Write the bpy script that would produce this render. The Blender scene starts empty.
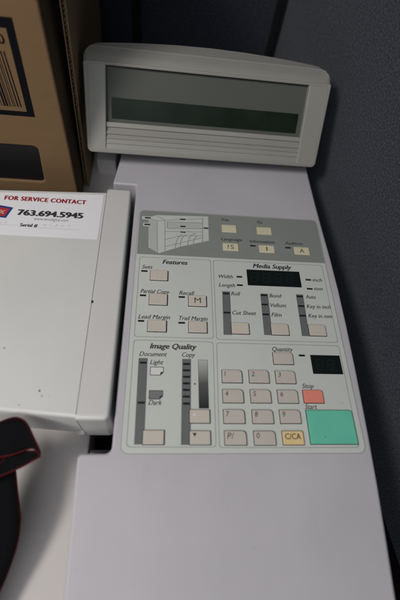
import bpy, bmesh, math, random
from mathutils import Matrix, Vector, noise
random.seed(7)
S = 0.001                                   # everything below is written in millimetres
scn = bpy.context.scene
COL = scn.collection
dg = bpy.context.evaluated_depsgraph_get

# ------------------------------------------------------------------ materials
def new_mat(name):
    m = bpy.data.materials.new(name); m.use_nodes = True
    return m, m.node_tree.nodes, m.node_tree.links, m.node_tree.nodes['Principled BSDF']

def plastic(name, col, rough=0.5, var=0.06, grain=0.15, grain_scale=1400, smudge=0.0, spec=0.4, blotch=9.0):
    m, N, L, b = new_mat(name)
    b.inputs['Specular IOR Level'].default_value = spec
    tc = N.new('ShaderNodeTexCoord')
    n1 = N.new('ShaderNodeTexNoise'); n1.inputs['Scale'].default_value = blotch; n1.inputs['Detail'].default_value = 6
    L.new(tc.outputs['Object'], n1.inputs['Vector'])
    mr = N.new('ShaderNodeMapRange'); mr.inputs['From Min'].default_value = .3; mr.inputs['From Max'].default_value = .7
    mr.inputs['To Min'].default_value = 1 - var; mr.inputs['To Max'].default_value = 1 + var
    L.new(n1.outputs['Fac'], mr.inputs['Value'])
    mx = N.new('ShaderNodeVectorMath'); mx.operation = 'SCALE'; mx.inputs[0].default_value = col
    L.new(mr.outputs['Result'], mx.inputs['Scale'])
    out = mx.outputs['Vector']
    if smudge:
        n3 = N.new('ShaderNodeTexNoise'); n3.inputs['Scale'].default_value = 60; n3.inputs['Detail'].default_value = 10; n3.inputs['Roughness'].default_value = .75
        mp = N.new('ShaderNodeMapping'); mp.inputs['Scale'].default_value = (1, .25, 1)
        L.new(tc.outputs['Object'], mp.inputs['Vector']); L.new(mp.outputs['Vector'], n3.inputs['Vector'])
        r3 = N.new('ShaderNodeMapRange'); r3.inputs['From Min'].default_value = .56; r3.inputs['From Max'].default_value = .8
        r3.inputs['To Min'].default_value = 1; r3.inputs['To Max'].default_value = 1 - smudge
        L.new(n3.outputs['Fac'], r3.inputs['Value'])
        m2 = N.new('ShaderNodeVectorMath'); m2.operation = 'SCALE'
        L.new(out, m2.inputs[0]); L.new(r3.outputs['Result'], m2.inputs['Scale']); out = m2.outputs['Vector']
    if smudge:                                            # sparse specks of dirt and long faint scratches
        for sc_, thr, keep, dk, stretch in ((75, .035, .72, .55, (1, 1, 1)), (38, .012, .6, .82, (1, .06, 1))):
            mp2 = N.new('ShaderNodeMapping'); mp2.inputs['Scale'].default_value = stretch; mp2.inputs['Rotation'].default_value = (0, 0, .35 if stretch[1] < 1 else 0)
            vo = N.new('ShaderNodeTexVoronoi'); vo.inputs['Scale'].default_value = sc_; L.new(tc.outputs['Object'], mp2.inputs['Vector']); L.new(mp2.outputs['Vector'], vo.inputs['Vector'])
            lt = N.new('ShaderNodeMath'); lt.operation = 'LESS_THAN'; lt.inputs[1].default_value = thr; L.new(vo.outputs['Distance'], lt.inputs[0])
            sx = N.new('ShaderNodeSeparateColor'); L.new(vo.outputs['Color'], sx.inputs['Color'])
            gt = N.new('ShaderNodeMath'); gt.operation = 'GREATER_THAN'; gt.inputs[1].default_value = keep; L.new(sx.outputs['Red'], gt.inputs[0])
            mu = N.new('ShaderNodeMath'); mu.operation = 'MULTIPLY'; L.new(lt.outputs[0], mu.inputs[0]); L.new(gt.outputs[0], mu.inputs[1])
            r4 = N.new('ShaderNodeMapRange'); r4.inputs['To Min'].default_value = 1; r4.inputs['To Max'].default_value = dk; L.new(mu.outputs[0], r4.inputs['Value'])
            m4 = N.new('ShaderNodeVectorMath'); m4.operation = 'SCALE'; L.new(out, m4.inputs[0]); L.new(r4.outputs['Result'], m4.inputs['Scale']); out = m4.outputs['Vector']
    L.new(out, b.inputs['Base Color'])
    rr = N.new('ShaderNodeMapRange'); rr.inputs['To Min'].default_value = rough - .07; rr.inputs['To Max'].default_value = rough + .07
    L.new(n1.outputs['Fac'], rr.inputs['Value']); L.new(rr.outputs['Result'], b.inputs['Roughness'])
    if grain:
        n2 = N.new('ShaderNodeTexNoise'); n2.inputs['Scale'].default_value = grain_scale; n2.inputs['Detail'].default_value = 2
        L.new(tc.outputs['Object'], n2.inputs['Vector'])
        bp = N.new('ShaderNodeBump'); bp.inputs['Strength'].default_value = grain; bp.inputs['Distance'].default_value = .0004
        L.new(n2.outputs['Fac'], bp.inputs['Height']); L.new(bp.outputs['Normal'], b.inputs['Normal'])
    return m

def flat(name, col, rough=.6, spec=.3):
    return plastic(name, col, rough, var=.03, grain=0, spec=spec, blotch=40)

M = {}
M['console'] = plastic('console_plastic', (.445, .43, .455), .5, .05, .3, 1300, .07)
M['head'] = plastic('display_head_plastic', (.26, .252, .228), .5, .04, .2, 1500, .06)
M['head_in'] = plastic('recess_plastic', (.085, .09, .08), .6, .04, .1, 1500, spec=.12)
M['lid'] = plastic('lid_plastic', (.57, .57, .55), .48, .03, .15, 1500, .05)
M['rim'] = plastic('rim_plastic', (.54, .53, .52), .5, .03, .15, 1500, .03)
M['shelf'] = plastic('shelf_plastic', (.46, .435, .42), .5, .04, .2, 1500, .08)
M['panel'] = plastic('panel_overlay', (.52, .54, .505), .4, .025, .12, 2200, .04)
M['band'] = plastic('panel_band', (.225, .24, .222), .4, .03, .12, 2200, .04)
M['groove'] = flat('panel_line', (.26, .275, .26))
M['strip'] = flat('indicator_strip', (.13, .135, .135), .4)
M['dark'] = flat('indicator_dark', (.015, .015, .016), .3, .5)
M['ink'] = flat('black_ink', (.035, .035, .04), .6)
M['ink_soft'] = flat('grey_ink', (.045, .045, .045), .6)
M['key'] = plastic('key_beige', (.52, .475, .41), .5, .04, .1, 2500, .10, blotch=30)
M['key_n'] = plastic('key_grey', (.48, .445, .395), .5, .04, .1, 2500, .10, blotch=30)
M['yellow'] = plastic('key_cream', (.60, .55, .38), .5, .05, .1, 2500, .08, blotch=40)
M['clear'] = plastic('key_yellow', (.70, .52, .26), .5, .03, .1, 2500, .06, blotch=30)
M['stop'] = plastic('key_red', (.70, .23, .17), .45, .04, .1, 2500, .08, blotch=30)
M['start'] = plastic('key_green', (.13, .50, .36), .45, .04, .1, 2500, .07, blotch=30)
M['gap_shade'] = flat('key_gap_shade', (.015, .014, .013), .8, .1)
M['white'] = flat('white_print', (.60, .60, .58))
M['icon_grey'] = flat('grey_print', (.17, .17, .17))
M['art'] = flat('pale_print', (.50, .52, .49))
M['art2'] = flat('pale_print_side', (.42, .44, .41))
M['artline'] = flat('print_line', (.20, .21, .20))
M['screen'] = plastic('screen_black', (.006, .009, .009), .14, .0, 0, spec=.5)
M['digit'] = flat('unlit_digit', (.010, .019, .018), .2)
M['lcd'] = plastic('lcd_green', (.010, .017, .011), .3, .25, 0, spec=.10, blotch=25)
M['label'] = plastic('label_paper', (.74, .74, .76), .45, .02, 0, spec=.4)
M['red_ink'] = flat('red_ink', (.30, .02, .03))
M['blue_ink'] = flat('blue_ink', (.02, .045, .19))
M['logo_red'] = flat('logo_red', (.42, .03, .035))
M['logo_pale'] = flat('logo_pale', (.50, .30, .22))
M['pen'] = flat('pale_pen', (.36, .38, .45))
M['url'] = flat('url_grey', (.22, .22, .24))
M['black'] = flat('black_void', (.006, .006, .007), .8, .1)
M['metal'] = plastic('dark_steel', (.05, .052, .055), .3, .1, 0)
M['metal'].node_tree.nodes['Principled BSDF'].inputs['Metallic'].default_value = .7
M['boxprint'] = flat('box_ink', (.006, .006, .008), .9, .05)
M['cable_red'] = flat('strap_red', (.07, .007, .009), .85, .1)
M['cable_dull'] = flat('strap_dull_red', (.045, .005, .006), .9, .05)
M['rail'] = flat('rail_dark', (.008, .008, .009), .5)
M['floor'] = plastic('floor_carpet', (.02, .02, .022), .9, .2, .5, 300)

def gradient_mat():
    m, N, L, b = new_mat('grey_ramp_print')
    tc = N.new('ShaderNodeTexCoord'); sp = N.new('ShaderNodeSeparateXYZ'); L.new(tc.outputs['Object'], sp.inputs[0])
    mr = N.new('ShaderNodeMapRange'); mr.inputs['From Min'].default_value = .0425; mr.inputs['From Max'].default_value = .0935
    L.new(sp.outputs['Y'], mr.inputs['Value'])
    cr = N.new('ShaderNodeValToRGB'); e = cr.color_ramp.elements
    e[0].color = (.012, .012, .014, 1); e[1].color = (.42, .43, .40, 1)
    x = cr.color_ramp.elements.new(.5); x.color = (.085, .085, .085, 1)
    L.new(mr.outputs['Result'], cr.inputs['Fac']); L.new(cr.outputs['Color'], b.inputs['Base Color']); b.inputs['Roughness'].default_value = .5
    return m
M['ramp'] = gradient_mat()

def cardboard(name, col, dark=1.0):
    m, N, L, b = new_mat(name)
    tc = N.new('ShaderNodeTexCoord')
    mp = N.new('ShaderNodeMapping'); mp.inputs['Scale'].default_value = (6, 6, 22); L.new(tc.outputs['Object'], mp.inputs['Vector'])
    n = N.new('ShaderNodeTexNoise'); n.inputs['Scale'].default_value = 6; n.inputs['Detail'].default_value = 10; n.inputs['Roughness'].default_value = .7
    L.new(mp.outputs['Vector'], n.inputs['Vector'])
    n2 = N.new('ShaderNodeTexNoise'); n2.inputs['Scale'].default_value = 14; n2.inputs['Detail'].default_value = 5; L.new(tc.outputs['Object'], n2.inputs['Vector'])
    ad = N.new('ShaderNodeMath'); ad.operation = 'ADD'; L.new(n.outputs['Fac'], ad.inputs[0]); L.new(n2.outputs['Fac'], ad.inputs[1])
    cr = N.new('ShaderNodeValToRGB'); e = cr.color_ramp.elements
    e[0].position = .35; e[1].position = .68
    e[0].color = (*[c * .93 * dark for c in col], 1); e[1].color = (*[c * 1.05 * dark for c in col], 1)
    hf = N.new('ShaderNodeMath'); hf.operation = 'MULTIPLY'; hf.inputs[1].default_value = .5; L.new(ad.outputs[0], hf.inputs[0])
    L.new(hf.outputs[0], cr.inputs['Fac']); L.new(cr.outputs['Color'], b.inputs['Base Color'])
    b.inputs['Roughness'].default_value = .85; b.inputs['Specular IOR Level'].default_value = .15
    bp = N.new('ShaderNodeBump'); bp.inputs['Strength'].default_value = .35; bp.inputs['Distance'].default_value = .0008
    L.new(n.outputs['Fac'], bp.inputs['Height']); L.new(bp.outputs['Normal'], b.inputs['Normal'])
    return m
M['card'] = cardboard('brown_cardboard', (.17, .105, .052))
M['card_dark'] = cardboard('shaded_cardboard', (.12, .088, .06))  # darker copy of the box board, shade of its sides put into the colour
M['flute'] = cardboard('flute_edge', (.26, .185, .11))

def fabric(name='blue_grey_fabric', g=1.0):
    m, N, L, b = new_mat(name)
    tc = N.new('ShaderNodeTexCoord')
    v = N.new('ShaderNodeTexNoise'); v.inputs['Scale'].default_value = 400; v.inputs['Detail'].default_value = 4; v.inputs['Roughness'].default_value = .8
    L.new(tc.outputs['Object'], v.inputs['Vector'])
    w = N.new('ShaderNodeTexVoronoi'); w.inputs['Scale'].default_value = 420; w.inputs['Randomness'].default_value = 1
    L.new(tc.outputs['Object'], w.inputs['Vector'])
    cr = N.new('ShaderNodeValToRGB'); e = cr.color_ramp.elements
    e[0].position = .36; e[0].color = (.008 * g, .011 * g, .017 * g, 1)
    e[1].position = .70; e[1].color = (.115 * g, .13 * g, .165 * g, 1)
    x = e.new(.53); x.color = (.032 * g, .038 * g, .052 * g, 1)
    L.new(v.outputs['Fac'], cr.inputs['Fac']); L.new(cr.outputs['Color'], b.inputs['Base Color'])
    b.inputs['Roughness'].default_value = .95; b.inputs['Specular IOR Level'].default_value = .12
    b.inputs['Sheen Weight'].default_value = .15
    ad = N.new('ShaderNodeMath'); ad.operation = 'SUBTRACT'; L.new(v.outputs['Fac'], ad.inputs[0]); L.new(w.outputs['Distance'], ad.inputs[1])
    bp = N.new('ShaderNodeBump'); bp.inputs['Strength'].default_value = .6; bp.inputs['Distance'].default_value = .0012
    L.new(ad.outputs[0], bp.inputs['Height']); L.new(bp.outputs['Normal'], b.inputs['Normal'])
    return m
M['fabric'] = fabric(); M['fabric_back'] = fabric('dark_blue_grey_fabric', .9)

def webbing():
    m, N, L, b = new_mat('black_webbing')
    tc = N.new('ShaderNodeTexCoord')
    w = N.new('ShaderNodeTexWave'); w.inputs['Scale'].default_value = 180; w.inputs['Distortion'].default_value = 1.5; w.wave_type = 'BANDS'; w.bands_direction = 'DIAGONAL'
    L.new(tc.outputs['Object'], w.inputs['Vector'])
    b.inputs['Base Color'].default_value = (.006, .006, .007, 1); b.inputs['Roughness'].default_value = .95; b.inputs['Specular IOR Level'].default_value = .08
    bp = N.new('ShaderNodeBump'); bp.inputs['Strength'].default_value = .9; bp.inputs['Distance'].default_value = .0010
    L.new(w.outputs['Fac'], bp.inputs['Height']); L.new(bp.outputs['Normal'], b.inputs['Normal'])
    return m
M['web'] = webbing()

# ------------------------------------------------------------------ helpers
def link(name, mesh, mats, parent=None, smooth=None, mat_world=None):
    o = bpy.data.objects.new(name, mesh); COL.objects.link(o)
    if mats is not None:
        idx = [p.material_index for p in mesh.polygons]
        mesh.materials.clear()
        for m in (mats if isinstance(mats, (list, tuple)) else [mats]): mesh.materials.append(m)
        if isinstance(mats, (list, tuple)):
            for p, i in zip(mesh.polygons, idx): p.material_index = i
    if parent: o.parent = parent
    if mat_world is not None: o.matrix_local = mat_world
    if smooth:
        for p in mesh.polygons: p.use_smooth = True
        try: mesh.set_sharp_from_angle(angle=math.radians(smooth))
        except Exception: pass
        for p in mesh.polygons:
            if max(abs(p.normal.x), abs(p.normal.y), abs(p.normal.z)) > .9995: p.use_smooth = False
    return o

def thing(name, label, cat, loc=(0, 0, 0), group=None):
    o = bpy.data.objects.new(name, None); COL.objects.link(o); o.location = [c * S for c in loc]
    o.empty_display_size = .02
    o['label'] = label; o['category'] = cat
    if group: o['group'] = group
    return o

def rounded(pts, n=7):
    """pts: (x, y[, radius]) polygon in mm -> list of (x, y) with arcs at the corners"""
    out = []
    k = len(pts)
    for i, p in enumerate(pts):
        r = p[2] if len(p) > 2 else 0
        P = Vector(p[:2]); A = Vector(pts[i - 1][:2]); B = Vector(pts[(i + 1) % k][:2])
        if r <= 0: out.append((P.x, P.y)); continue
        a = (A - P).normalized(); b = (B - P).normalized()
        ang = a.angle(b); t = min(r / math.tan(ang / 2), (A - P).length * .49, (B - P).length * .49)
        r = t * math.tan(ang / 2)
        c = P + (a + b).normalized() * (r / math.sin(ang / 2))
        s = P + a * t - c; e = P + b * t - c
        a0 = math.atan2(s.y, s.x); da = math.atan2(s.x * e.y - s.y * e.x, s.dot(e))
        for j in range(n + 1):
            q = a0 + da * j / n; out.append((c.x + r * math.cos(q), c.y + r * math.sin(q)))
    return out

def rrect(cx, cy, w, h, r=0, rs=None):
    rs = rs or (r, r, r, r)              # bottom-left, bottom-right, top-right, top-left
    x0, x1, y0, y1 = cx - w / 2, cx + w / 2, cy - h / 2, cy + h / 2
    return rounded([(x0, y0, rs[0]), (x1, y0, rs[1]), (x1, y1, rs[2]), (x0, y1, rs[3])])

def plate_mesh(loops, z0, z1, bevel=0, res=2):
    """solid plate from z0 to z1 (mm) out of outline loops (later loops are holes), edges rounded by bevel"""
    cu = bpy.data.curves.new('outline', 'CURVE'); cu.dimensions = '2D'; cu.fill_mode = 'BOTH'
    for lp in loops:
        sp = cu.splines.new('POLY'); sp.points.add(len(lp) - 1); sp.use_cyclic_u = True
        for q, (x, y) in zip(sp.points, lp): q.co = (x * S, y * S, 0, 1)
    cu.extrude = max((z1 - z0) / 2 - bevel, 0) * S
    cu.bevel_depth = bevel * S; cu.bevel_resolution = res; cu.offset = -bevel * S
    o = bpy.data.objects.new('outline', cu); COL.objects.link(o)
    dg().update()
    me = bpy.data.meshes.new_from_object(o.evaluated_get(dg()))
    bpy.data.objects.remove(o); bpy.data.curves.remove(cu)
    me.transform(Matrix.Translation((0, 0, (z0 + z1) / 2 * S)))
    bm = bmesh.new(); bm.from_mesh(me); bmesh.ops.remove_doubles(bm, verts=bm.verts, dist=1e-6)
    bmesh.ops.recalc_face_normals(bm, faces=bm.faces); bm.to_mesh(me); bm.free()
    return me

def plate(name, loops, z0, z1, mat, parent, bevel=0, res=2, smooth=40, mw=None):
    return link(name, plate_mesh(loops, z0, z1, bevel, res), mat, parent, smooth if bevel else None, mw)

def box_bm(bm, x0, x1, y0, y1, z0, z1, mi=0):
    vs = [bm.verts.new((x * S, y * S, z * S)) for x in (x0, x1) for y in (y0, y1) for z in (z0, z1)]
    for f in ((0, 1, 3, 2), (4, 6, 7, 5), (0, 4, 5, 1), (2, 3, 7, 6), (0, 2, 6, 4), (1, 5, 7, 3)):
        fa = bm.faces.new([vs[i] for i in f]); fa.material_index = mi

def box(name, x0, x1, y0, y1, z0, z1, mat, parent, bevel=0, smooth=40):
    bm = bmesh.new(); box_bm(bm, x0, x1, y0, y1, z0, z1)
    bmesh.ops.recalc_face_normals(bm, faces=bm.faces)
    if bevel: bmesh.ops.bevel(bm, geom=bm.edges[:], offset=bevel * S, segments=3, profile=.5, affect='EDGES')
    me = bpy.data.meshes.new(name); bm.to_mesh(me); bm.free()
    return link(name, me, mat, parent, smooth if bevel else None)

CAPH = None
def text_mesh(s, x, y, w, cap, z, bold=0., shear=0., align='LEFT', thick=0.12, spacing=1.0):
    """writing lying on a surface: left end x, baseline y, width w, capital height cap (mm)"""
    global CAPH
    def make(t):
        cu = bpy.data.curves.new('t', 'FONT'); cu.body = t; cu.size = 1; cu.shear = shear
        cu.resolution_u = 3; cu.space_character = spacing; cu.fill_mode = 'FRONT'
        o = bpy.data.objects.new('t', cu); COL.objects.link(o); dg().update()
        me = bpy.data.meshes.new_from_object(o.evaluated_get(dg()))
        bpy.data.objects.remove(o); bpy.data.curves.remove(cu)
        return me
    if CAPH is None:
        h = make('H'); CAPH = max(v.co.y for v in h.vertices) - min(v.co.y for v in h.vertices)
    me = make(s)
    xs = [v.co.x for v in me.vertices]; x0, x1 = min(xs), max(xs)
    sx = (w / (x1 - x0) if w else cap / CAPH) * S; sy = cap / CAPH * S
    for v in me.vertices: v.co = ((v.co.x - x0) * sx + x * S, v.co.y * sy + y * S, z * S)
    if bold > .004:                                   # heavier strokes: the same letters again, a hair aside
        d = bold * sx * 1.5; cp = []
        for i, (ox, oy) in enumerate(((-d, 0), (0, d * .45), (d, 0), (0, -d * .45))):
            c = me.copy(); c.transform(Matrix.Translation((ox, oy, .00001 * (i + 1)))); cp.append((c, 0))
        me = join([(me, 0)] + cp)
    return me

def join(meshes):
    """[(mesh, material index)] -> one mesh"""
    bm = bmesh.new()
    for me, mi in meshes:
        n = len(bm.faces); bm.from_mesh(me); bm.faces.ensure_lookup_table()
        for f in bm.faces[n:]: f.material_index = mi
        bpy.data.meshes.remove(me)
    out = bpy.data.meshes.new('joined'); bm.to_mesh(out); bm.free()
    return out

def stroke_bm(bm, pts, w, z, mi=0):
    """thin flat line along pts (mm)"""
    for a, b in zip(pts, pts[1:]):
        A, B = Vector(a), Vector(b); d = (B - A).normalized(); n = Vector((-d.y, d.x)) * w / 2; A = A - d * w * .3; B = B + d * w * .3
        q = [A + n, A - n, B - n, B + n]
        f = bm.faces.new([bm.verts.new((p.x * S, p.y * S, z * S)) for p in q]); f.material_index = mi
        z += .004

def bm_mesh(bm):
    bmesh.ops.recalc_face_normals(bm, faces=bm.faces)
    for f in bm.faces:
        if abs(f.normal.z) > .99 and f.normal.z < 0 and len(bm.faces) and all(abs(v.co.z - f.verts[0].co.z) < 1e-9 for v in f.verts): pass
    me = bpy.data.meshes.new('m'); bm.to_mesh(me); bm.free(); return me

# ================================================================== CONTROL CONSOLE
con = thing('copier_console', 'long pale grey copier console with button panel and upright display head', 'copier console')
OUT = rounded([(234, -320), (238.2, -117), (241.8, -70), (244.6, -30), (247, 20), (249, 80), (250.2, 140), (250.2, 190), (249, 235), (246.6, 285), (244.8, 330), (243.5, 380), (243, 455, 6),
               (-30, 455, 6), (-33, 392, 20), (-38.5, 346, 2.5), (-7, 345.5, 2), (-8.3, 100), (-8.5, 0.4, 6), (-39.0, 0.2, 5), (-35.6, -108), (-31, -320)])
housing = plate('housing', [OUT], -99.6, 0, M['console'], con, bevel=2.6, res=4, smooth=30)
# control panel plate
PAN = rounded([(0.2, 0, 7.5), (239.8, 0, 7.5), (239.8, 300.2, 8), (0.2, 300.2, 7)])
panel = plate('control_panel', [PAN], -.5, .45, M['panel'], con, bevel=.35, res=2)
ring = rounded([(-.5, -.7, 8), (240.5, -.7, 8), (240.5, 300.9, 8), (-.5, 300.9, 7.5)])
plate('panel_seam', [ring], -.5, .12, M['groove'], panel)
BAND = rounded([(.9, 229, 0), (239.2, 228.4, 0), (239.2, 299.5, 7), (.9, 299.5, 6)])
plate('header_band', [BAND], .40, .56, M['band'], panel)
secs = {'features': [(4.6, 118.6, 3), (91.6, 118.6, 3), (91.6, 225, 3), (4.6, 225, 3)],
        'media': [(94.4, 117.8, 3), (234.5, 117.8, 3), (234.5, 225, 3), (94.4, 225, 3)],
        'image': [(4.6, 5.2, 4), (89.9, 5.2, 3), (90.9, 115, 3), (4.6, 115, 3)],
        'number': [(92.6, 4.7, 3), (234, 4.7, 4), (234.5, 114.3, 3), (94.3, 114.3, 3)]}
for k, poly in secs.items():
    cx = sum(p[0] for p in poly) / 4; cy = sum(p[1] for p in poly) / 4
    ins = [(p[0] + (.6 if p[0] < cx else -.6), p[1] + (.6 if p[1] < cy else -.6), p[2]) for p in poly]
    plate('section_frame', [rounded(poly), rounded(ins)], .40, .60, M['groove'], panel)
    ins2 = [(p[0] + (1.1 if p[0] < cx else -1.1), p[1] + (1.1 if p[1] < cy else -1.1), p[2]) for p in poly]
# printed writing
TEXTS = [('Yes', 's', 108.2, 289.3, 10, 5.0), ('No', 's', 156.2, 288.3, 7.3, 5.0), ('Language', 's', 106.1, 256.8, 27.5, 5.0),
 ('Information', 's', 143.3, 255.6, 32.6, 5.0), ('Auditron', 's', 190.3, 255.7, 23.8, 5.0),
 ('Features', 't', 32.6, 216.0, 30.2, 6.6), ('Sets', 'r', 8.3, 207.9, 12.4, 5.6), ('Partial Copy', 'r', 8.4, 173.9, 33.4, 5.6),
 ('Recall', 'r', 53.0, 173.4, 17.7, 5.6), ('Lead Margin', 'r', 7.8, 140.8, 35.2, 5.5), ('Trail Margin', 'r', 53.1, 140.5, 32.3, 5.5),
 ('Media Supply', 't', 144.3, 216.2, 49.2, 6.8), ('Width', 'r', 100.6, 199.0, 17.2, 5.4), ('Length', 'r', 100.1, 186.7, 19.8, 5.4),
 ('inch', 'r', 218.2, 199.6, 12.2, 5.4), ('mm', 'r', 217.7, 187.0, 11.5, 5.4), ('Roll', 'r', 114.3, 175.1, 11.1, 5.5),
 ('Cut Sheet', 'r', 114.4, 149.7, 28.0, 5.5), ('Bond', 'r', 160.6, 174.4, 15.0, 5.5), ('Vellum', 'r', 160.6, 161.4, 18.7, 5.5),
 ('Film', 'r', 160.2, 148.7, 12.2, 5.5), ('Auto', 'r', 205.3, 174.8, 12.8, 5.5), ('Key in inch', 'r', 204.5, 161.6, 30.0, 5.5),
 ('Key in mm', 'r', 204.6, 149.0, 29.0, 5.5), ('Image Quality', 't', 22.4, 105.4, 49.9, 6.5), ('Document', 'r', 11.5, 96.6, 29.1, 5.4),
 ('Copy', 'r', 56.7, 96.7, 14.1, 5.4), ('Light', 'r', 23.2, 87.6, 13.8, 5.3), ('Dark', 'r', 23.5, 45.2, 13.4, 5.3),
 ('Quantity', 'r', 156.4, 105.6, 23.4, 5.6), ('Stop', 'r', 184.0, 64.5, 12.7, 5.2), ('Start', 'r', 183.7, 42.6, 13.1, 5.2)]
for s, k, x, y, w, c in TEXTS:
    me = text_mesh(s, x, y, w, c * .92, .66, bold=.024 if k == 't' else (.012 if k == 's' else .007), shear=.28 if k != 's' else .2)
    link('printed_word', me, M['ink_soft'] if k == 's' else M['ink'], panel)
# indicator strips with little dark windows
SLOTS = [((108.6, 180.4), (107.5, 123.9), 9.4), ((154.5, 179.3), (153.8, 125.0), 9.4), ((198.3, 180.2), (197.4, 125.0), 8.8),
         ((15.8, 94.3), (16.6, 7.9), 9.4), ((61.6, 94.3), (60.7, 7.5), 9.4)]
for a, b, w in SLOTS:
    plate('indicator_strip', [[(b[0] - w / 2, b[1]), (b[0] + w / 2, b[1]), (a[0] + w / 2, a[1]), (a[0] - w / 2, a[1])]], .40, .60, M['strip'], panel)
BARS = [(143.4, 250.4, 7.3), (189.7, 250.2, 7.4), (7.6, 204.2, 7.4), (7.9, 170.6, 7.1), (52.4, 170.3, 7.3), (7.7, 137.8, 6.9), (52.4, 137.0, 7.4),
 (122.5, 201.8, 7.0), (122.1, 189.8, 7.3), (209.3, 201.8, 7.0), (208.8, 188.7, 7.4), (104.6, 177.4, 7.6), (104.2, 151.8, 7.6), (150.3, 177.0, 7.6),
 (150.0, 164.3, 7.6), (149.8, 151.2, 7.6), (194.4, 177.3, 7.6), (194.2, 164.0, 7.8), (194.0, 151.2, 7.8), (12.6, 89.1, 7), (12.9, 47.3, 7),
 (57.8, 88.6, 7.4), (57.8, 81.6, 7.4), (57.8, 74.6, 7.3), (57.6, 67.6, 7.2), (57.6, 60.8, 7.1), (57.6, 53.9, 7.1), (57.6, 46.8, 7.1), (185.6, 101.3, 7.1),
 (7.6, 287.2, 7.4), (7.6, 276.0, 7.4), (53.2, 288.0, 7.2), (53.6, 276.0, 7.0), (53.8, 266.7, 6.8), (83.8, 275.3, 6.3)]
for x, y, w in BARS:
    plate('indicator_light', [rrect(x + w / 2, y, w, 2.3, .3)], .5, .78, M['dark'], panel, bevel=.1, res=1)
# digit windows
def segments(bm, x0, y0, w, h, z):
    t = h * .09; sl = h * .07
    def q(a, b, horiz):
        (xa, ya), (xb, yb) = a, b
        if horiz: P = [(xa, ya - t / 2), (xb, yb - t / 2), (xb, yb + t / 2), (xa, ya + t / 2)]
        else: P = [(xa - t / 2, ya), (xa + t / 2, ya), (xb + t / 2, yb), (xb - t / 2, yb)]
        bm.faces.new([bm.verts.new(((x + (y - y0) * .1) * S, y * S, z * S)) for x, y in P])
    g = t * .8; m = y0 + h / 2
    q((x0 + g, y0), (x0 + w - g, y0), True); q((x0 + g, m), (x0 + w - g, m), True); q((x0 + g, y0 + h), (x0 + w - g, y0 + h), True)
    for xx in (x0, x0 + w):
        q((xx, y0 + g), (xx, m - g), False); q((xx, m + g), (xx, y0 + h - g), False)
for (x0, x1, y0, y1, nd) in ((135.6, 202.8, 190.2, 213.2, 4), (198.7, 232.6, 80.4, 102.2, 2)):
    win = plate('display_window', [rrect((x0 + x1) / 2, (y0 + y1) / 2, x1 - x0, y1 - y0, .4)], .3, .85, M['screen'], panel, bevel=.15, res=1)
    bm = bmesh.new(); step = (x1 - x0 - 8) / nd
    for i in range(nd): segments(bm, x0 + 4.5 + i * step, y0 + 5.5, step * .55, (y1 - y0) - 11, .88)
    link('unlit_digits', bm_mesh(bm), M['digit'], win)
# light / dark page symbols, grey ramp, dot
for cy, m in ((80.3, 'white'), (55.4, 'icon_grey')):
    w, h = 14.2, 9.3; x0, y0 = 23.5, cy - h / 2
    parts = [(plate_mesh([rounded([(x0, y0, .8), (x0 + w - 3.2, y0, 0), (x0 + w, y0 + 3.2, 0), (x0 + w, y0 + h, .8), (x0, y0 + h, .8)])], .40, .60), 1),
             (plate_mesh([rounded([(x0 + .7, y0 + .7, .5), (x0 + w - 3.5, y0 + .7, 0), (x0 + w - .7, y0 + 3.5, 0), (x0 + w - .7, y0 + h - .7, .5), (x0 + .7, y0 + h - .7, .5)])], .40, .68), 0),
             (plate_mesh([[(x0 + w - 3.6, y0 + .2), (x0 + w - .2, y0 + 3.6), (x0 + w - 3.2, y0 + 3.8)]], .40, .75), 1)]
    link('page_symbol', join(parts), [M[m], M['ink']], panel)
plate('ramp_border', [rrect(78.9, 68, 10.2, 51.6, .2)], .40, .58, M['ink_soft'], panel)
plate('grey_ramp', [rrect(78.9, 68, 9.4, 50.8, .1)], .40, .66, M['ramp'], panel)
plate('centre_dot', [rrect(70, 67.3, 1.7, 1.7, .84)], .40, .68, M['ink'], panel)
for x, y in ((199.4, 14.2), ): pass
plate('speck', [rrect(224.9, 49.2, .9, .9, .44)], .40, .58, M['ink_soft'], panel)
# line drawing of the machine on the header band
art = [(plate_mesh([[(12.6, 288), (22.2, 292.6), (90.4, 295.6), (90.2, 255), (53.5, 243), (27.2, 231.4), (14.6, 240)]], .40, .66), 0),
       (plate_mesh([rrect(10.5, 287, 13, 5.4, 1.2)], .40, .64), 0), (plate_mesh([rrect(10.5, 276, 9, 5.6, 1.2)], .40, .64), 0),
       (plate_mesh([[(13.2, 286.8), (23.5, 283.0), (25.9, 231.9), (15.0, 240.4)]], .5, .70), 1),
       (plate_mesh([[(36.6, 281.7), (82.2, 283.7), (82.0, 273.6), (36.8, 271.5)]], .5, .70), 1)]
bm = bmesh.new()
z = .72
for pl in ([(13.2, 286.8), (23.5, 283.0), (25.9, 231.5)], [(23.5, 283), (33.6, 284.5)], [(23.2, 291.4), (33.6, 284.5), (34.9, 235.5)], [(34, 284.5), (83, 291.3)], [(36.6, 281.7), (82.2, 283.7)],
           [(36.6, 281.7), (36.8, 271.5), (82, 273.6)], [(34.4, 266), (82.2, 268.5)], [(34.4, 253.1), (51.4, 259.6), (82.0, 262.8)], [(47.4, 240.8), (48.7, 250.4), (51.4, 257.8), (56.3, 262.9)],
           [(53.5, 243.3), (54.6, 252.6), (57.4, 259.3), (61.5, 262.9)], [(62.9, 246.0), (64.9, 256.9), (68.7, 263.4), (74.0, 265.8)],
           [(70.0, 249.3), (71.8, 257.3), (75.4, 262.0)], [(83.0, 291.3), (82.1, 252.6)], [(34.9, 242), (82.1, 259)]):
    stroke_bm(bm, pl, .65, z, 2); z += .012
art.append((bm_mesh(bm), 2))
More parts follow.
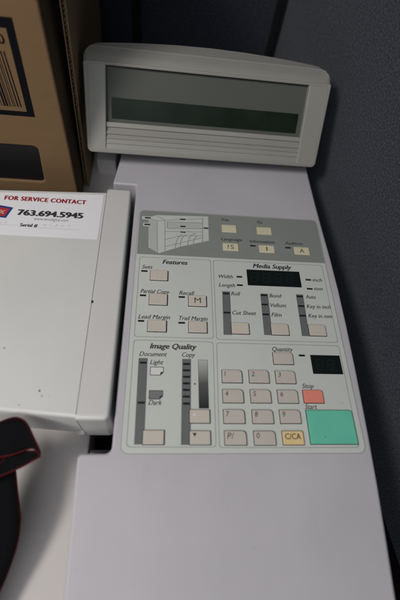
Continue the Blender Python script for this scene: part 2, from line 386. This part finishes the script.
link('machine_drawing', join(art), [M['art'], M['art2'], M['artline']], panel)

# ---- keys
def key(kind, txt, cx, cy, w, h, z=2.7):
    mats = {'band': 'yellow', 'f': 'key', 'm': 'key', 'i': 'key', 'q': 'key_n', 'n': 'key_n', 'c': 'clear', 'stop': 'stop', 'start': 'start'}
    if kind == 'band': h -= 1; w -= .6; z = 1.3
    rr = {'n': 3.6, 'q': 2.4, 'stop': 3.0, 'c': 1.6, 'start': 2.4, 'm': 2.2, 'f': 1.0}.get(kind, .6)
    out = rounded([(cx - w / 2, cy - h / 2, .5), (cx + w / 2, cy - h / 2, .5), (cx + w / 2, cy + h / 2, rr), (cx - w / 2, cy + h / 2, .5)])
    k = plate('key', [out], 0, z, M[mats[kind]], con, bevel=.55, res=3)
    mgn = .6 if kind != 'band' else .3
    wout = rounded([(cx - w / 2 - mgn, cy - h / 2 - mgn, .5), (cx + w / 2 + mgn + .35, cy - h / 2 - mgn, .5), (cx + w / 2 + mgn + .35, cy + h / 2 + mgn, rr), (cx - w / 2 - mgn, cy + h / 2 + mgn, .5)])
    plate('key_gap_shade', [wout], .3, .82 if kind != 'band' else .74, M['gap_shade'] if kind != 'band' else M['artline'], k)  # dark gap round the key, widened at right as its painted shadow
    zz = z + .05
    if txt in ('up', 'down'):
        d = 1 if txt == 'up' else -1; x0, y0 = cx - 5.3, cy + (1.6 if d > 0 else 2.6)
        plate('arrow_mark', [[(x0 - 2.1, y0 - 1.6 * d), (x0 + 2.1, y0 - 1.6 * d), (x0, y0 + 2.0 * d)][::d]], z - .1, zz, M['white'] if d > 0 else M['ink'], k)
    elif txt:
        if kind == 'n':
            x, y, ww, c = cx - w / 2 + 2.3, cy + h / 2 - 6.9, {'P/': 6.8, '1': 1.2}.get(txt, 3.1), 5.0
            me = text_mesh(txt, x, y if txt != 'P/' else y - .6, ww, c if txt != 'P/' else 5.6, zz, bold=.0, shear=.12)
        elif kind == 'c': me = text_mesh(txt, cx - 8.2, cy - 1.5, 15.8, 5.4, zz, bold=.012)
        elif kind == 'band':
            ww = {'?S': 8.6, '1': 1.5, 'A': 6.4}[txt]; me = text_mesh(txt, cx - ww / 2, cy - 3.2, ww, 6.4, zz, bold=0, spacing=1.15)
        else: me = text_mesh(txt, cx - 3.5, cy - 3.4, 7.4, 7.0, zz, bold=-.004)
        link('key_legend', me, M['ink'] if kind != 'f' else M['ink_soft'], k)
    return k
KEYS = [('band', '', 117.6, 276.4, 19.8, 13.4), ('band', '', 164.4, 275.9, 20.3, 13.2), ('band', '?S', 117.8, 246.4, 20.5, 12.9), ('band', '1', 164.8, 246.1, 20.6, 12.7),
 ('band', 'A', 211.2, 245.9, 20.8, 12.9), ('f', '', 28.9, 198.3, 20.2, 13.2), ('f', '', 29.0, 165.3, 20.2, 13.5), ('f', 'M', 74.1, 165.4, 20.4, 13.5),
 ('f', '', 28.8, 131.8, 20.2, 13.4), ('f', '', 74.0, 131.9, 20.2, 13.4), ('m', '', 122.0, 131.9, 19.6, 13.4), ('m', '', 167.8, 132.0, 19.8, 13.4), ('m', '', 212.0, 132.3, 19.6, 13.4),
 ('i', '', 29.8, 14.2, 19.6, 12.7), ('i', 'up', 74.4, 34.2, 19.6, 12.7), ('i', 'down', 74.4, 13.9, 19.8, 12.5), ('q', '', 167.1, 96.9, 21.6, 12.9),
 ('n', '1', 109.3, 75.8, 20.8, 13.5), ('n', '2', 138.2, 76.0, 20.9, 13.6), ('n', '3', 167.0, 75.9, 20.9, 13.5), ('n', '4', 109.1, 54.8, 20.9, 13.4),
 ('n', '5', 138.0, 55.0, 20.9, 13.4), ('n', '6', 166.8, 55.0, 20.9, 13.4), ('n', '7', 108.9, 34.3, 20.9, 13.2), ('n', '8', 138.1, 34.3, 21.0, 13.1), ('n', '9', 166.5, 34.5, 20.9, 13.0),
 ('n', 'P/', 109.0, 13.8, 21.0, 13.0), ('n', '0', 138.0, 13.7, 21.0, 13.0), ('c', 'C/CA', 166.6, 13.9, 20.8, 12.8), ('stop', '', 194.2, 55.4, 20.8, 13.4), ('start', '', 208.2, 24.6, 48.2, 33.0)]
lbl = {'stop': 'red stop key', 'start': 'large green start key', 'c': 'yellow key lettered C/CA'}
for K in KEYS:
    k = key(*K)
    if K[0] in lbl: k['label'] = lbl[K[0]]
    if K[0] == 'start': plate('speck', [rrect(199.6, 14.6, 1.0, 1.0, .49)], 2.5, 2.76, M['ink'], k)

# ---- display head: a wedge-shaped housing leaning back, its face a frame around a sunken screen
X = Vector((.9993, .0303, -.0224)).normalized(); Yv = Vector((-.004, .5663, .8242)); Yv = (Yv - X * X.dot(Yv)).normalized(); N = X.cross(Yv)
O = Vector((-69.3, 365.5, 33.0)) * S
HM = Matrix(((X.x, Yv.x, N.x, O.x), (X.y, Yv.y, N.y, O.y), (X.z, Yv.z, N.z, O.z), (0, 0, 0, 1)))   # u right, v up the face, n out of the face
W, H = 310.0, 103.0
def head_point(u, y, z):            # a point at length u along the head, y behind and z above the face's lower edge, in head space
    p = O + X * ((u + (u - W / 2) * .013 * min(1, z / 80)) * S) + Vector((0, y * S, z * S)); return HM.inverted() @ p
bm = bmesh.new(); rings = []
us = [0.0, 1.5, 5, 12, 22, 40, 70, 110, 155, 200, 240, 270, 288, 298, 305, 308.5, 310]
fb, ft = (0, 0), (H * .5663, H * .8242)
for u in us:
    e = min(u, W - u); t = e / 155.0
    rd = 1 - max(0, 1 - e / 14.0) ** 2.2                # plan rounding of the rear corners
    d = 14 + 20 * rd + 19 * math.sin(math.pi * min(t, 1) / 2) ** .8
    inset = 1.4 * max(0, 1 - e / 3.0) ** 2
    prof = [(fb[0] + 15, fb[1] + 1 + inset), (ft[0] + 14, ft[1] - 9.0), (ft[0] + 5.0, ft[1] - 2.6 - inset), (ft[0] + 9.5, ft[1] + .2 - inset), (ft[0] + 15, ft[1] + 1.6 - inset),
            (ft[0] + min(26, d - 5), ft[1] + 3.2 - inset * 1.4), (ft[0] + min(27.2, d - 3.8), ft[1] + 2.2 - inset * 1.4), (ft[0] + min(28.4, d - 2.6), ft[1] + 3.0 - inset * 1.4),
            (ft[0] + d - 1.5, ft[1] + 1.8 - inset * 2), (ft[0] + d, ft[1] - 3 - inset), (ft[0] + d * .75, ft[1] - 45), (fb[0] + 46, fb[1] + 1 + inset), (fb[0] + 30, fb[1] - 2.5 + inset)]
    rings.append([bm.verts.new(head_point(u, y, z)) for y, z in prof])
for a, b in zip(rings, rings[1:]):
    for i in range(len(a)): bm.faces.new((a[i], a[(i + 1) % len(a)], b[(i + 1) % len(a)], b[i]))
bm.faces.new(rings[0][::-1]); bm.faces.new(rings[-1])
bmesh.ops.recalc_face_normals(bm, faces=bm.faces)
me = bpy.data.meshes.new('head'); bm.to_mesh(me); bm.free()
head = link('display_head', me, M['head'], con, 32, HM)
I4 = Matrix.Identity(4)
outer = rounded([(-.6, 0, 6.5), (W + .8, 0, 6.5), (W + 2.2, H + .6, 2.5), (-2, H + .6, 4)])
hole = rounded([(23.5, 5.5, 1), (282.5, 5.5, 1), (282.5, H - 2.8, 1.2), (25, H - 2.8, 1.2)])
plate('face_frame', [outer, hole], -15, 0, M['head'], head, bevel=1.6, res=3, mw=I4)
# raised thread that runs round the face close to its edge
lip_o = rounded([(2.6, 2.6, 4.5), (W - 2.6, 2.6, 4.5), (W - 2.6, H - 2.2, 2), (2.6, H - 2.2, 3)])
lip_i = rounded([(3.8, 3.8, 3.8), (W - 3.8, 3.8, 3.8), (W - 3.8, H - 3.0, 1.4), (3.8, H - 3.0, 2.4)])
plate('edge_bead', [lip_o, lip_i], -.5, .35, M['head'], head, bevel=.25, res=1, mw=I4)
# sunken screen plate; window; louvres under it
plate('recess_panel', [rounded([(22, 34.5), (285, 34.5), (285, H - 1), (22, H - 1)])], -8.4, -6.6, M['head_in'], head, mw=I4)
plate('display_window', [rrect(153.5, 53.6, 246, 24.2, .6)], -7, -6.1, M['lcd'], head, bevel=.2, res=1, mw=I4)
# louvres: four sloping steps under the window
bm = bmesh.new()
prof = [(37.2, -8), (37.2, -3.0), (31.9, -2.6), (31.2, -5.4), (23.6, -1.6), (22.8, -3.8), (18.0, -1.3), (17.3, -2.6), (12.2, -1.0), (11.5, -1.9), (5.0, -.7), (5.0, -8)]
lo = [bm.verts.new((22 * S, v * S, n * S)) for v, n in prof]; hi = [bm.verts.new((284 * S, v * S, n * S)) for v, n in prof]
for i in range(len(prof)): bm.faces.new((lo[i], lo[(i + 1) % len(prof)], hi[(i + 1) % len(prof)], hi[i]))
bm.faces.new(lo[::-1]); bm.faces.new(hi)
link('louvre', bm_mesh(bm), M['head'], head, None, I4)
# neck and hinge under the head
bm = bmesh.new(); box_bm(bm, 40, 150, 408, 440, -3, 42); bmesh.ops.bevel(bm, geom=bm.edges[:], offset=5 * S, segments=3, affect='EDGES')
link('neck', bm_mesh(bm), M['head'], con, 40)
box('side_bracket', -74, -45.5, 430, 470, -66, -36, M['rim'], con, 1.2)

# ================================================================== SCANNER UNIT ON THE LEFT
lid = thing('scanner_unit', 'off-white flat scanner unit left of the console with a service sticker on top', 'scanner', (-43, 30, -65))
def at_lid(o): o.location = (43 * S, -30 * S, 65 * S); return o
cover = at_lid(plate('top_cover', [rounded([(-420, 64), (-110, 35.6), (-44, 30.2), (-42.8, 28.6), (-12.4, 28.4, 6), (-11.6, 326, 4), (-42.6, 326, 1.5), (-43.2, 319), (-420, 300)])], -62, 10, M['lid'], lid, bevel=3.4, res=4, smooth=30))
rim = at_lid(plate('side_rim', [rounded([(-43.4, 29.2, 1.5), (-13.2, 29.0, 6), (-12.4, 200, 4), (-43.4, 200, 1)])], -69, -59, M['rim'], lid, bevel=2.4, res=3, smooth=30))
at_lid(plate('rim_top', [rounded([(-42.5, 34, .5), (-16.5, 33.5, 3), (-15.6, 321.5, 3), (-42.0, 321.5, .5)])], 9, 10.06, M['rim'], lid))
bm = bmesh.new(); stroke_bm(bm, [(-43.2, 32.8), (-42.7, 318)], .7, 10.06); at_lid(link('seam_line', bm_mesh(bm), M['icon_grey'], lid))
bm = bmesh.new(); box_bm(bm, -43.4, -42.9, 28.4, 31, -61, 4.5); at_lid(link('seam_line', bm_mesh(bm), M['icon_grey'], lid))
at_lid(box('base', -420, -46, 200, 620, -160, -61.5, M['shelf'], lid))
# latch: small pale tab at the corner under the seam
bm = bmesh.new(); box_bm(bm, -52, -42, 26.2, 31, -52, -49)
bmesh.ops.bevel(bm, geom=bm.edges[:], offset=.7 * S, segments=2, affect='EDGES')
bmesh.ops.rotate(bm, verts=bm.verts, cent=Vector((-47, 28, -51)) * S, matrix=Matrix.Rotation(math.radians(-24), 3, 'Y'))
at_lid(link('latch', bm_mesh(bm), M['rim'], lid, 40))
for (x, y, r) in ((-42.4, 154.6, 1.5), (-80.2, 55.0, .95), (-77.2, 50.2, .5), (-121.9, 97.8, .6), (-96, 41.5, .4)):
    nm = 'rivet' if r > 1.3 else 'scuff_mark'
    pts = [(x + r * (1 + random.uniform(-.3, .3)) * math.cos(a), y + r * (1.3 + random.uniform(-.3, .3)) * math.sin(a)) for a in [i * math.pi / 5 for i in range(10)]]
    at_lid(plate(nm, [pts], 9.8, 10.32, M['ink'] if r > 1.3 else M['icon_grey'], cover)); COL.objects[-1].parent = lid
for o in list(COL.objects):
    if o.name.startswith(('rivet', 'scuff_mark')): o.parent = lid
# service sticker
st = at_lid(plate('service_sticker', [rounded([(-300, 240.8), (-46.3, 240.2, 1.5), (-46.0, 313.0, 1.5), (-300, 300)])], 9.9, 10.25, M['label'], lid))
LZ = 10.36
ws = [(text_mesh('FOR SERVICE CONTACT', -165, 294.9, 98, 6.6, LZ, bold=.045, spacing=1.1), 0),
      (text_mesh('763.694.5945', -144.8, 271.5, 76.8, 8.4, LZ, bold=.045), 1),
      (text_mesh('www.wrxdigital.com', -124.6, 264.8, 40.2, 4.6, LZ, bold=.0), 2),
      (text_mesh('Serial #', -138.4, 253.9, 19.8, 4.9, LZ, bold=.03), 1)]
bm = bmesh.new()
rnd = random.Random(3)
x = -162.0
while x < -142:
    stroke_bm(bm, [(x, 255.2), (x + .8, 255.2)], .5, LZ, 0); x += 1.8
x = -117.0
while x < -70:
    stroke_bm(bm, [(x, 253.2), (x + .8, 253.2)], .5, LZ, 0); x += 1.8
for seg in ((-163, -146), (-112, -73)):
    x = seg[0]; pts = []
    while x < seg[1]:
        pts.append((x, 257.5 + rnd.uniform(-2, 2.4))); x += rnd.uniform(1.0, 2.3)
    for i in range(0, len(pts) - 3, 4): stroke_bm(bm, pts[i:i + 3], .45, LZ, 0)
ws.append((bm_mesh(bm), 3))
link('sticker_writing', join(ws), [M['red_ink'], M['ink'], M['url'], M['pen']], st)
lg = [(plate_mesh([[(-190, 289.0), (-151.9, 282.6), (-157.0, 265.6), (-190, 268.5)]], 10.2, 10.40), 0),
      (plate_mesh([[(-188, 284.8), (-155.6, 280.2), (-159.4, 268.3), (-188, 271.0)]], 10.2, 10.48), 1),
      (text_mesh('wrx', -181, 271.5, 21.5, 9.2, 10.56, bold=.02, shear=.2), 2)]
link('sticker_logo', join(lg), [M['blue_ink'], M['logo_red'], M['logo_pale']], st)

# dark pit between the scanner unit and the console, with two steel guide rods at its mouth
box('pit_shade_floor', -46, -30, -330, 340, -200, -150, M['black'], con)  # black slab added as the pit's floor, its deep shade painted
for x in (-41.5, -36.5):
    bm = bmesh.new(); bmesh.ops.create_cone(bm, cap_ends=True, segments=16, radius1=1.3 * S, radius2=1.3 * S, depth=90 * S,
                                            matrix=Matrix.Translation((x * S, 16 * S, -160 * S)))
    link('guide_rod', bm_mesh(bm), M['metal'], con, 40)
box('guide_plate', -33, -9.5, 4, 8, -150, -30, M['metal'], con, 1)

# lower tray in front of the scanner unit
tray = box('lower_tray', -420, -45, -340, 199, -160, -100, M['shelf'], None, 3)
tray['label'] = 'plain off-white machine tray below the scanner unit, under the black strap'; tray['category'] = 'tray'

# ================================================================== CARDBOARD BOX
bx = thing('cardboard_box', 'brown cardboard box with a black printed barcode frame behind the scanner unit', 'box', (-250, 345, -61))
def at_bx(o): o.location = (250 * S, -345 * S, 61 * S); return o
Rx = Matrix(((1, 0, 0, 0), (0, 0, -1, 0), (0, 1, 0, 0), (0, 0, 0, 1)))   # plate in x-z, facing -y
def front(name, loops, d0, d1, mat, parent, bevel=0, res=2, y=345.0):
    me = plate_mesh(loops, d0, d1, bevel, res); me.transform(Rx); me.transform(Matrix.Translation((0, y * S, 0)))
    return link(name, me, mat, parent, 40 if bevel else None)
hh = rounded([(-215, -6, 5), (-129.5, -6, 6), (-124.5, 51.5, 6), (-215, 51.5, 5)])
at_bx(front('front_panel', [rounded([(-420, -61), (-88.5, -61, 3), (-84.5, 330, 3), (-420, 330)]), hh], -5, 0, M['card'], bx, bevel=2.4, res=3))
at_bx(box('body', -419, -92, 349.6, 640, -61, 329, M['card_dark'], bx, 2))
at_bx(front('hand_hole_dark', [hh], -6, -3.2, M['rail'], bx))  # black plate fills the hole, standing in for the dark inside
def ring_loops(x0, x1, z0, z1, tx, tz): return
fr = at_bx(front('printed_frame', [[(-330, 92.8), (-117.2, 92.8), (-112.4, 194), (-330, 194)], [(-320, 98.6), (-124.6, 98.6), (-120.6, 184.5), (-320, 184.5)]], -.1, .18, M['boxprint'], bx))
bars = []; x = -128.6; rb = random.Random(5)
for i in range(26):
    w = rb.choice([.7, .9, 1.3, 2.0]); bars.append((plate_mesh([[(x - w, 104), (x, 104), (x, 163), (x - w, 163)]], -.1, .16), 0)); x -= w + rb.choice([.8, 1.1, 1.8])
bars.append((text_mesh('0', -131.5, 170, 6.2, 9.0, .2, bold=.01), 0))
me = join(bars); me.transform(Rx); me.transform(Matrix.Translation((0, 345 * S, 0)))
at_bx(link('printed_barcode', me, M['boxprint'], bx))

# flattened corrugated sheet standing between the box and the display head
sh = thing('cardboard_sheet', 'upright corrugated cardboard sheet standing edge-on between box and display head', 'cardboard sheet', (-85.4, 398, -61))
sh.rotation_euler = (0, math.radians(2.4), 0)
def at_sh(o): o.location = (74 * S, -398 * S, 61 * S); return o
at_sh(box('outer_liner', -74.2, -72.9, 398, 640, -61, 320, M['flute'], sh))
at_sh(box('inner_liner', -78.9, -77.6, 397.2, 640, -61, 320, M['flute'], sh))
bm = bmesh.new(); n = 300; prev = None
for i in range(n + 1):                                    # fluting, seen on the near edge
    zz = -61 + 381 * i / n; xx = -75.6 + 1.0 * math.sin(i * math.pi * .5 + .4) + rnd.uniform(-.5, .5)
    jag = 398.2 + rnd.uniform(-.3, .8)
    cur = [bm.verts.new((xx * S, jag * S, zz * S)), bm.verts.new((xx * S, 640 * S, zz * S))]
    if prev: bm.faces.new((prev[0], cur[0], cur[1], prev[1]))
    prev = cur
fl = at_sh(link('fluting', bm_mesh(bm), M['flute'], sh)); md = fl.modifiers.new('t', 'SOLIDIFY'); md.thickness = .7 * S

# ================================================================== STRAP
strap = thing('camera_strap', 'folded black webbing strap with red edging hanging over the tray', 'strap', (-100, -60, -60))
def ribbon(name, rows, edge, er, thick=.9):
    """rows of (edge A, edge B) in mm, smoothed along the length"""
    def cr(p0, p1, p2, p3, t): return .5 * ((2 * p1) + (p2 - p0) * t + (2 * p0 - 5 * p1 + 4 * p2 - p3) * t * t + (3 * p1 - p0 - 3 * p2 + p3) * t ** 3)
    A = [Vector(r[0]) for r in rows]; B = [Vector(r[1]) for r in rows]; fa, fb_ = [], []
    for L, out in ((A, fa), (B, fb_)):
        for i in range(len(L) - 1):
            p = [L[max(i - 1, 0)], L[i], L[i + 1], L[min(i + 2, len(L) - 1)]]
            for j in range(5): out.append(cr(*p, j / 5))
        out.append(L[-1])
    bm = bmesh.new(); prev = None; ncols = 5
    for a, b in zip(fa, fb_):
        cur = [bm.verts.new((a + (b - a) * c / ncols) * S) for c in range(ncols + 1)]
        if prev:
            for c in range(ncols): bm.faces.new((prev[c], prev[c + 1], cur[c + 1], cur[c]))
        prev = cur
    o = link(name, bm_mesh(bm), M['web'], strap, 60); o.location = (100 * S, 60 * S, 60 * S)
    md = o.modifiers.new('t', 'SOLIDIFY'); md.thickness = thick * S; md.offset = 0
    for k, L in enumerate((fb_, fa)):
        cu = bpy.data.curves.new('edge', 'CURVE'); cu.dimensions = '3D'; cu.bevel_depth = er * S; cu.bevel_resolution = 2
        sp = cu.splines.new('POLY'); sp.points.add(len(L) - 1)
        for q, p in zip(sp.points, L): q.co = (p.x * S, p.y * S, p.z * S, 1)
        c = bpy.data.objects.new('e', cu); COL.objects.link(c); dg().update()
        me = bpy.data.meshes.new_from_object(c.evaluated_get(dg())); bpy.data.objects.remove(c)
        link('edging', me, M[edge if k == 0 else 'cable_dull'], o, 60)
    return o
F = [((-128.1, 16.6, 12.0), (-124.8, -6.6, 5.0)), ((-108.1, 24.9, 14.0), (-104.2, -3.5, 6.0)), ((-97.8, 28.1, 16.0), (-93.8, -1.8, 8.0)), ((-90.4, 27.4, 17.0), (-87.4, 0.3, 8.0)),
     ((-83.4, 22.6, 17.0), (-81.9, 2.4, 8.0)), ((-75.7, 10.9, 15.0), (-75.7, 3.1, 9.0)), ((-69.7, 0.0, 10.0), (-69.5, -2.8, 9.0))]
Bk = [((-72.5, 0.6, 5.5), (-71.8, -4.4, 6.5)), ((-79.9, 2.0, 2.0), (-76.4, -6.1, 3.0)), ((-91.5, 0.7, 0.0), (-85.4, -10.8, 1.0)), ((-101.9, -2.0, -2.0), (-95.4, -15.0, -1.0)),
      ((-107.6, -8.9, -3.0), (-103.5, -18.1, -2.0)), ((-126.1, -16.0, -5.0), (-123.6, -25.7, -5.0))]
Lo = [((-145.2, 14.1, -12.0), (-101.0, 3.4, -12.0)), ((-143.4, -10.7, -22.0), (-97.0, -11.2, -20.0)), ((-144.0, -26.8, -30.0), (-94.7, -27.4, -30.0)), ((-143.9, -38.8, -38.0), (-92.5, -40.3, -38.0)),
      ((-141.7, -50.8, -45.0), (-91.1, -52.5, -45.0)), ((-142.0, -70.8, -55.0), (-93.1, -71.9, -55.0)), ((-147.8, -91.8, -62.0), (-98.7, -93.1, -62.0)),
      ((-154.5, -112.7, -68.0), (-106.3, -114.3, -68.0)), ((-161.5, -141.3, -75.0), (-115.4, -143.1, -75.0))]
ribbon('looped_band', F + Bk, 'cable_red', .8); ribbon('hanging_band', Lo, 'cable_dull', .6)

# ================================================================== PARTITION WALLS, FLOOR
fl = bpy.data.meshes.new('floor'); fl.from_pydata([(-4, -4, -.95), (4, -4, -.95), (4, 4, -.95), (-4, 4, -.95)], [], [(0, 1, 2, 3)])
fo = link('floor', fl, M['floor']); fo['kind'] = 'structure'
ang = math.radians(7.6)
def wall_mesh(L, z0, z1, t=30):
    bm = bmesh.new(); box_bm(bm, 0, t, 0, L, z0, z1); return bm_mesh(bm)
wr = thing('partition_panel', 'textured blue-grey fabric office partition along the right of the console', 'partition')
wr.location = (.345, -.1, 0); wr.rotation_euler = (0, 0, ang)
me = plate_mesh([[(-620, -180), (838, -180), (838, 760), (-620, 760)]], 0, 30, 3, 2)
Ry = Matrix(((0, 0, 1, 0), (1, 0, 0, 0), (0, 1, 0, 0), (0, 0, 0, 1)))
me.transform(Ry); link('fabric_face', me, M['fabric'], wr, 40)
box('base_rail', 3, 30, -620, 838, -950, -183, M['rail'], wr)
box('end_post', -2, 34, 840, 854, -950, 770, M['rail'], wr, 3)
wb = thing('partition_panel', 'dark fabric office partition standing behind the display head', 'partition')
wb.location = (.227, .772, 0)
me = plate_mesh([[(-1500, -900), (-1, -900), (-1, 760), (-1500, 760)]], 0, 30, 3, 2)
me.transform(Matrix(((1, 0, 0, 0), (0, 0, 1, 0), (0, 1, 0, 0), (0, 0, 0, 1)))); link('fabric_face', me, M['fabric_back'], wb, 40)
box('joint_strip', -268, -250, -4, 3, -900, 758, M['rail'], wb)
box('base_rail', -1500, -14, 3, 28, -950, -903, M['rail'], wb)

# ================================================================== LIGHT
w = bpy.data.worlds.new('World'); scn.world = w; w.use_nodes = True
w.node_tree.nodes['Background'].inputs[0].default_value = (.80, .86, 1, 1); w.node_tree.nodes['Background'].inputs[1].default_value = .095
def area(name, loc, tgt, size, energy, col):
    l = bpy.data.lights.new(name, 'AREA'); l.shape = 'RECTANGLE'; l.size = size[0]; l.size_y = size[1]; l.energy = energy; l.color = col
    o = bpy.data.objects.new(name, l); COL.objects.link(o); o.location = loc
    o.rotation_euler = (Vector(tgt) - Vector(loc)).to_track_quat('-Z', 'Y').to_euler(); return o
area('ceiling_lamp', (-.60, -.25, .95), (.02, .02, 0), (.26, .26), 8.9, (1, .955, .915))
area('fill_light', (-.3, -1.2, 1.7), (.1, .1, 0), (1.3, .9), 12.5, (.93, .96, 1))  # added soft fill that lifts the shadows, no known lamp there

# ================================================================== CAMERA
cam = bpy.data.cameras.new('camera'); co = bpy.data.objects.new('camera', cam); COL.objects.link(co); scn.camera = co
R = Matrix(((.99421053, -.01847062, .10585021), (.03680051, -.86700249, -.49694305), (.10095124, .49796136, -.86130328)))  # world -> view (x right, y down, z forward)
Rb = Matrix(((1, 0, 0), (0, -1, 0), (0, 0, -1))) @ R
co.matrix_world = Matrix.Translation((.03153, -.05826, .39062)) @ Rb.transposed().to_4x4()
cam.sensor_fit = 'HORIZONTAL'; cam.sensor_width = 36; cam.lens = 36 * 390.4 / 400; cam.clip_start = .01; cam.clip_end = 50
cam.dof.use_dof = True; cam.dof.focus_distance = .46; cam.dof.aperture_fstop = 4.0
scn.view_settings.view_transform = 'Standard'; scn.view_settings.look = 'None'; scn.view_settings.exposure = 0
scn.render.resolution_x = 683; scn.render.resolution_y = 1024
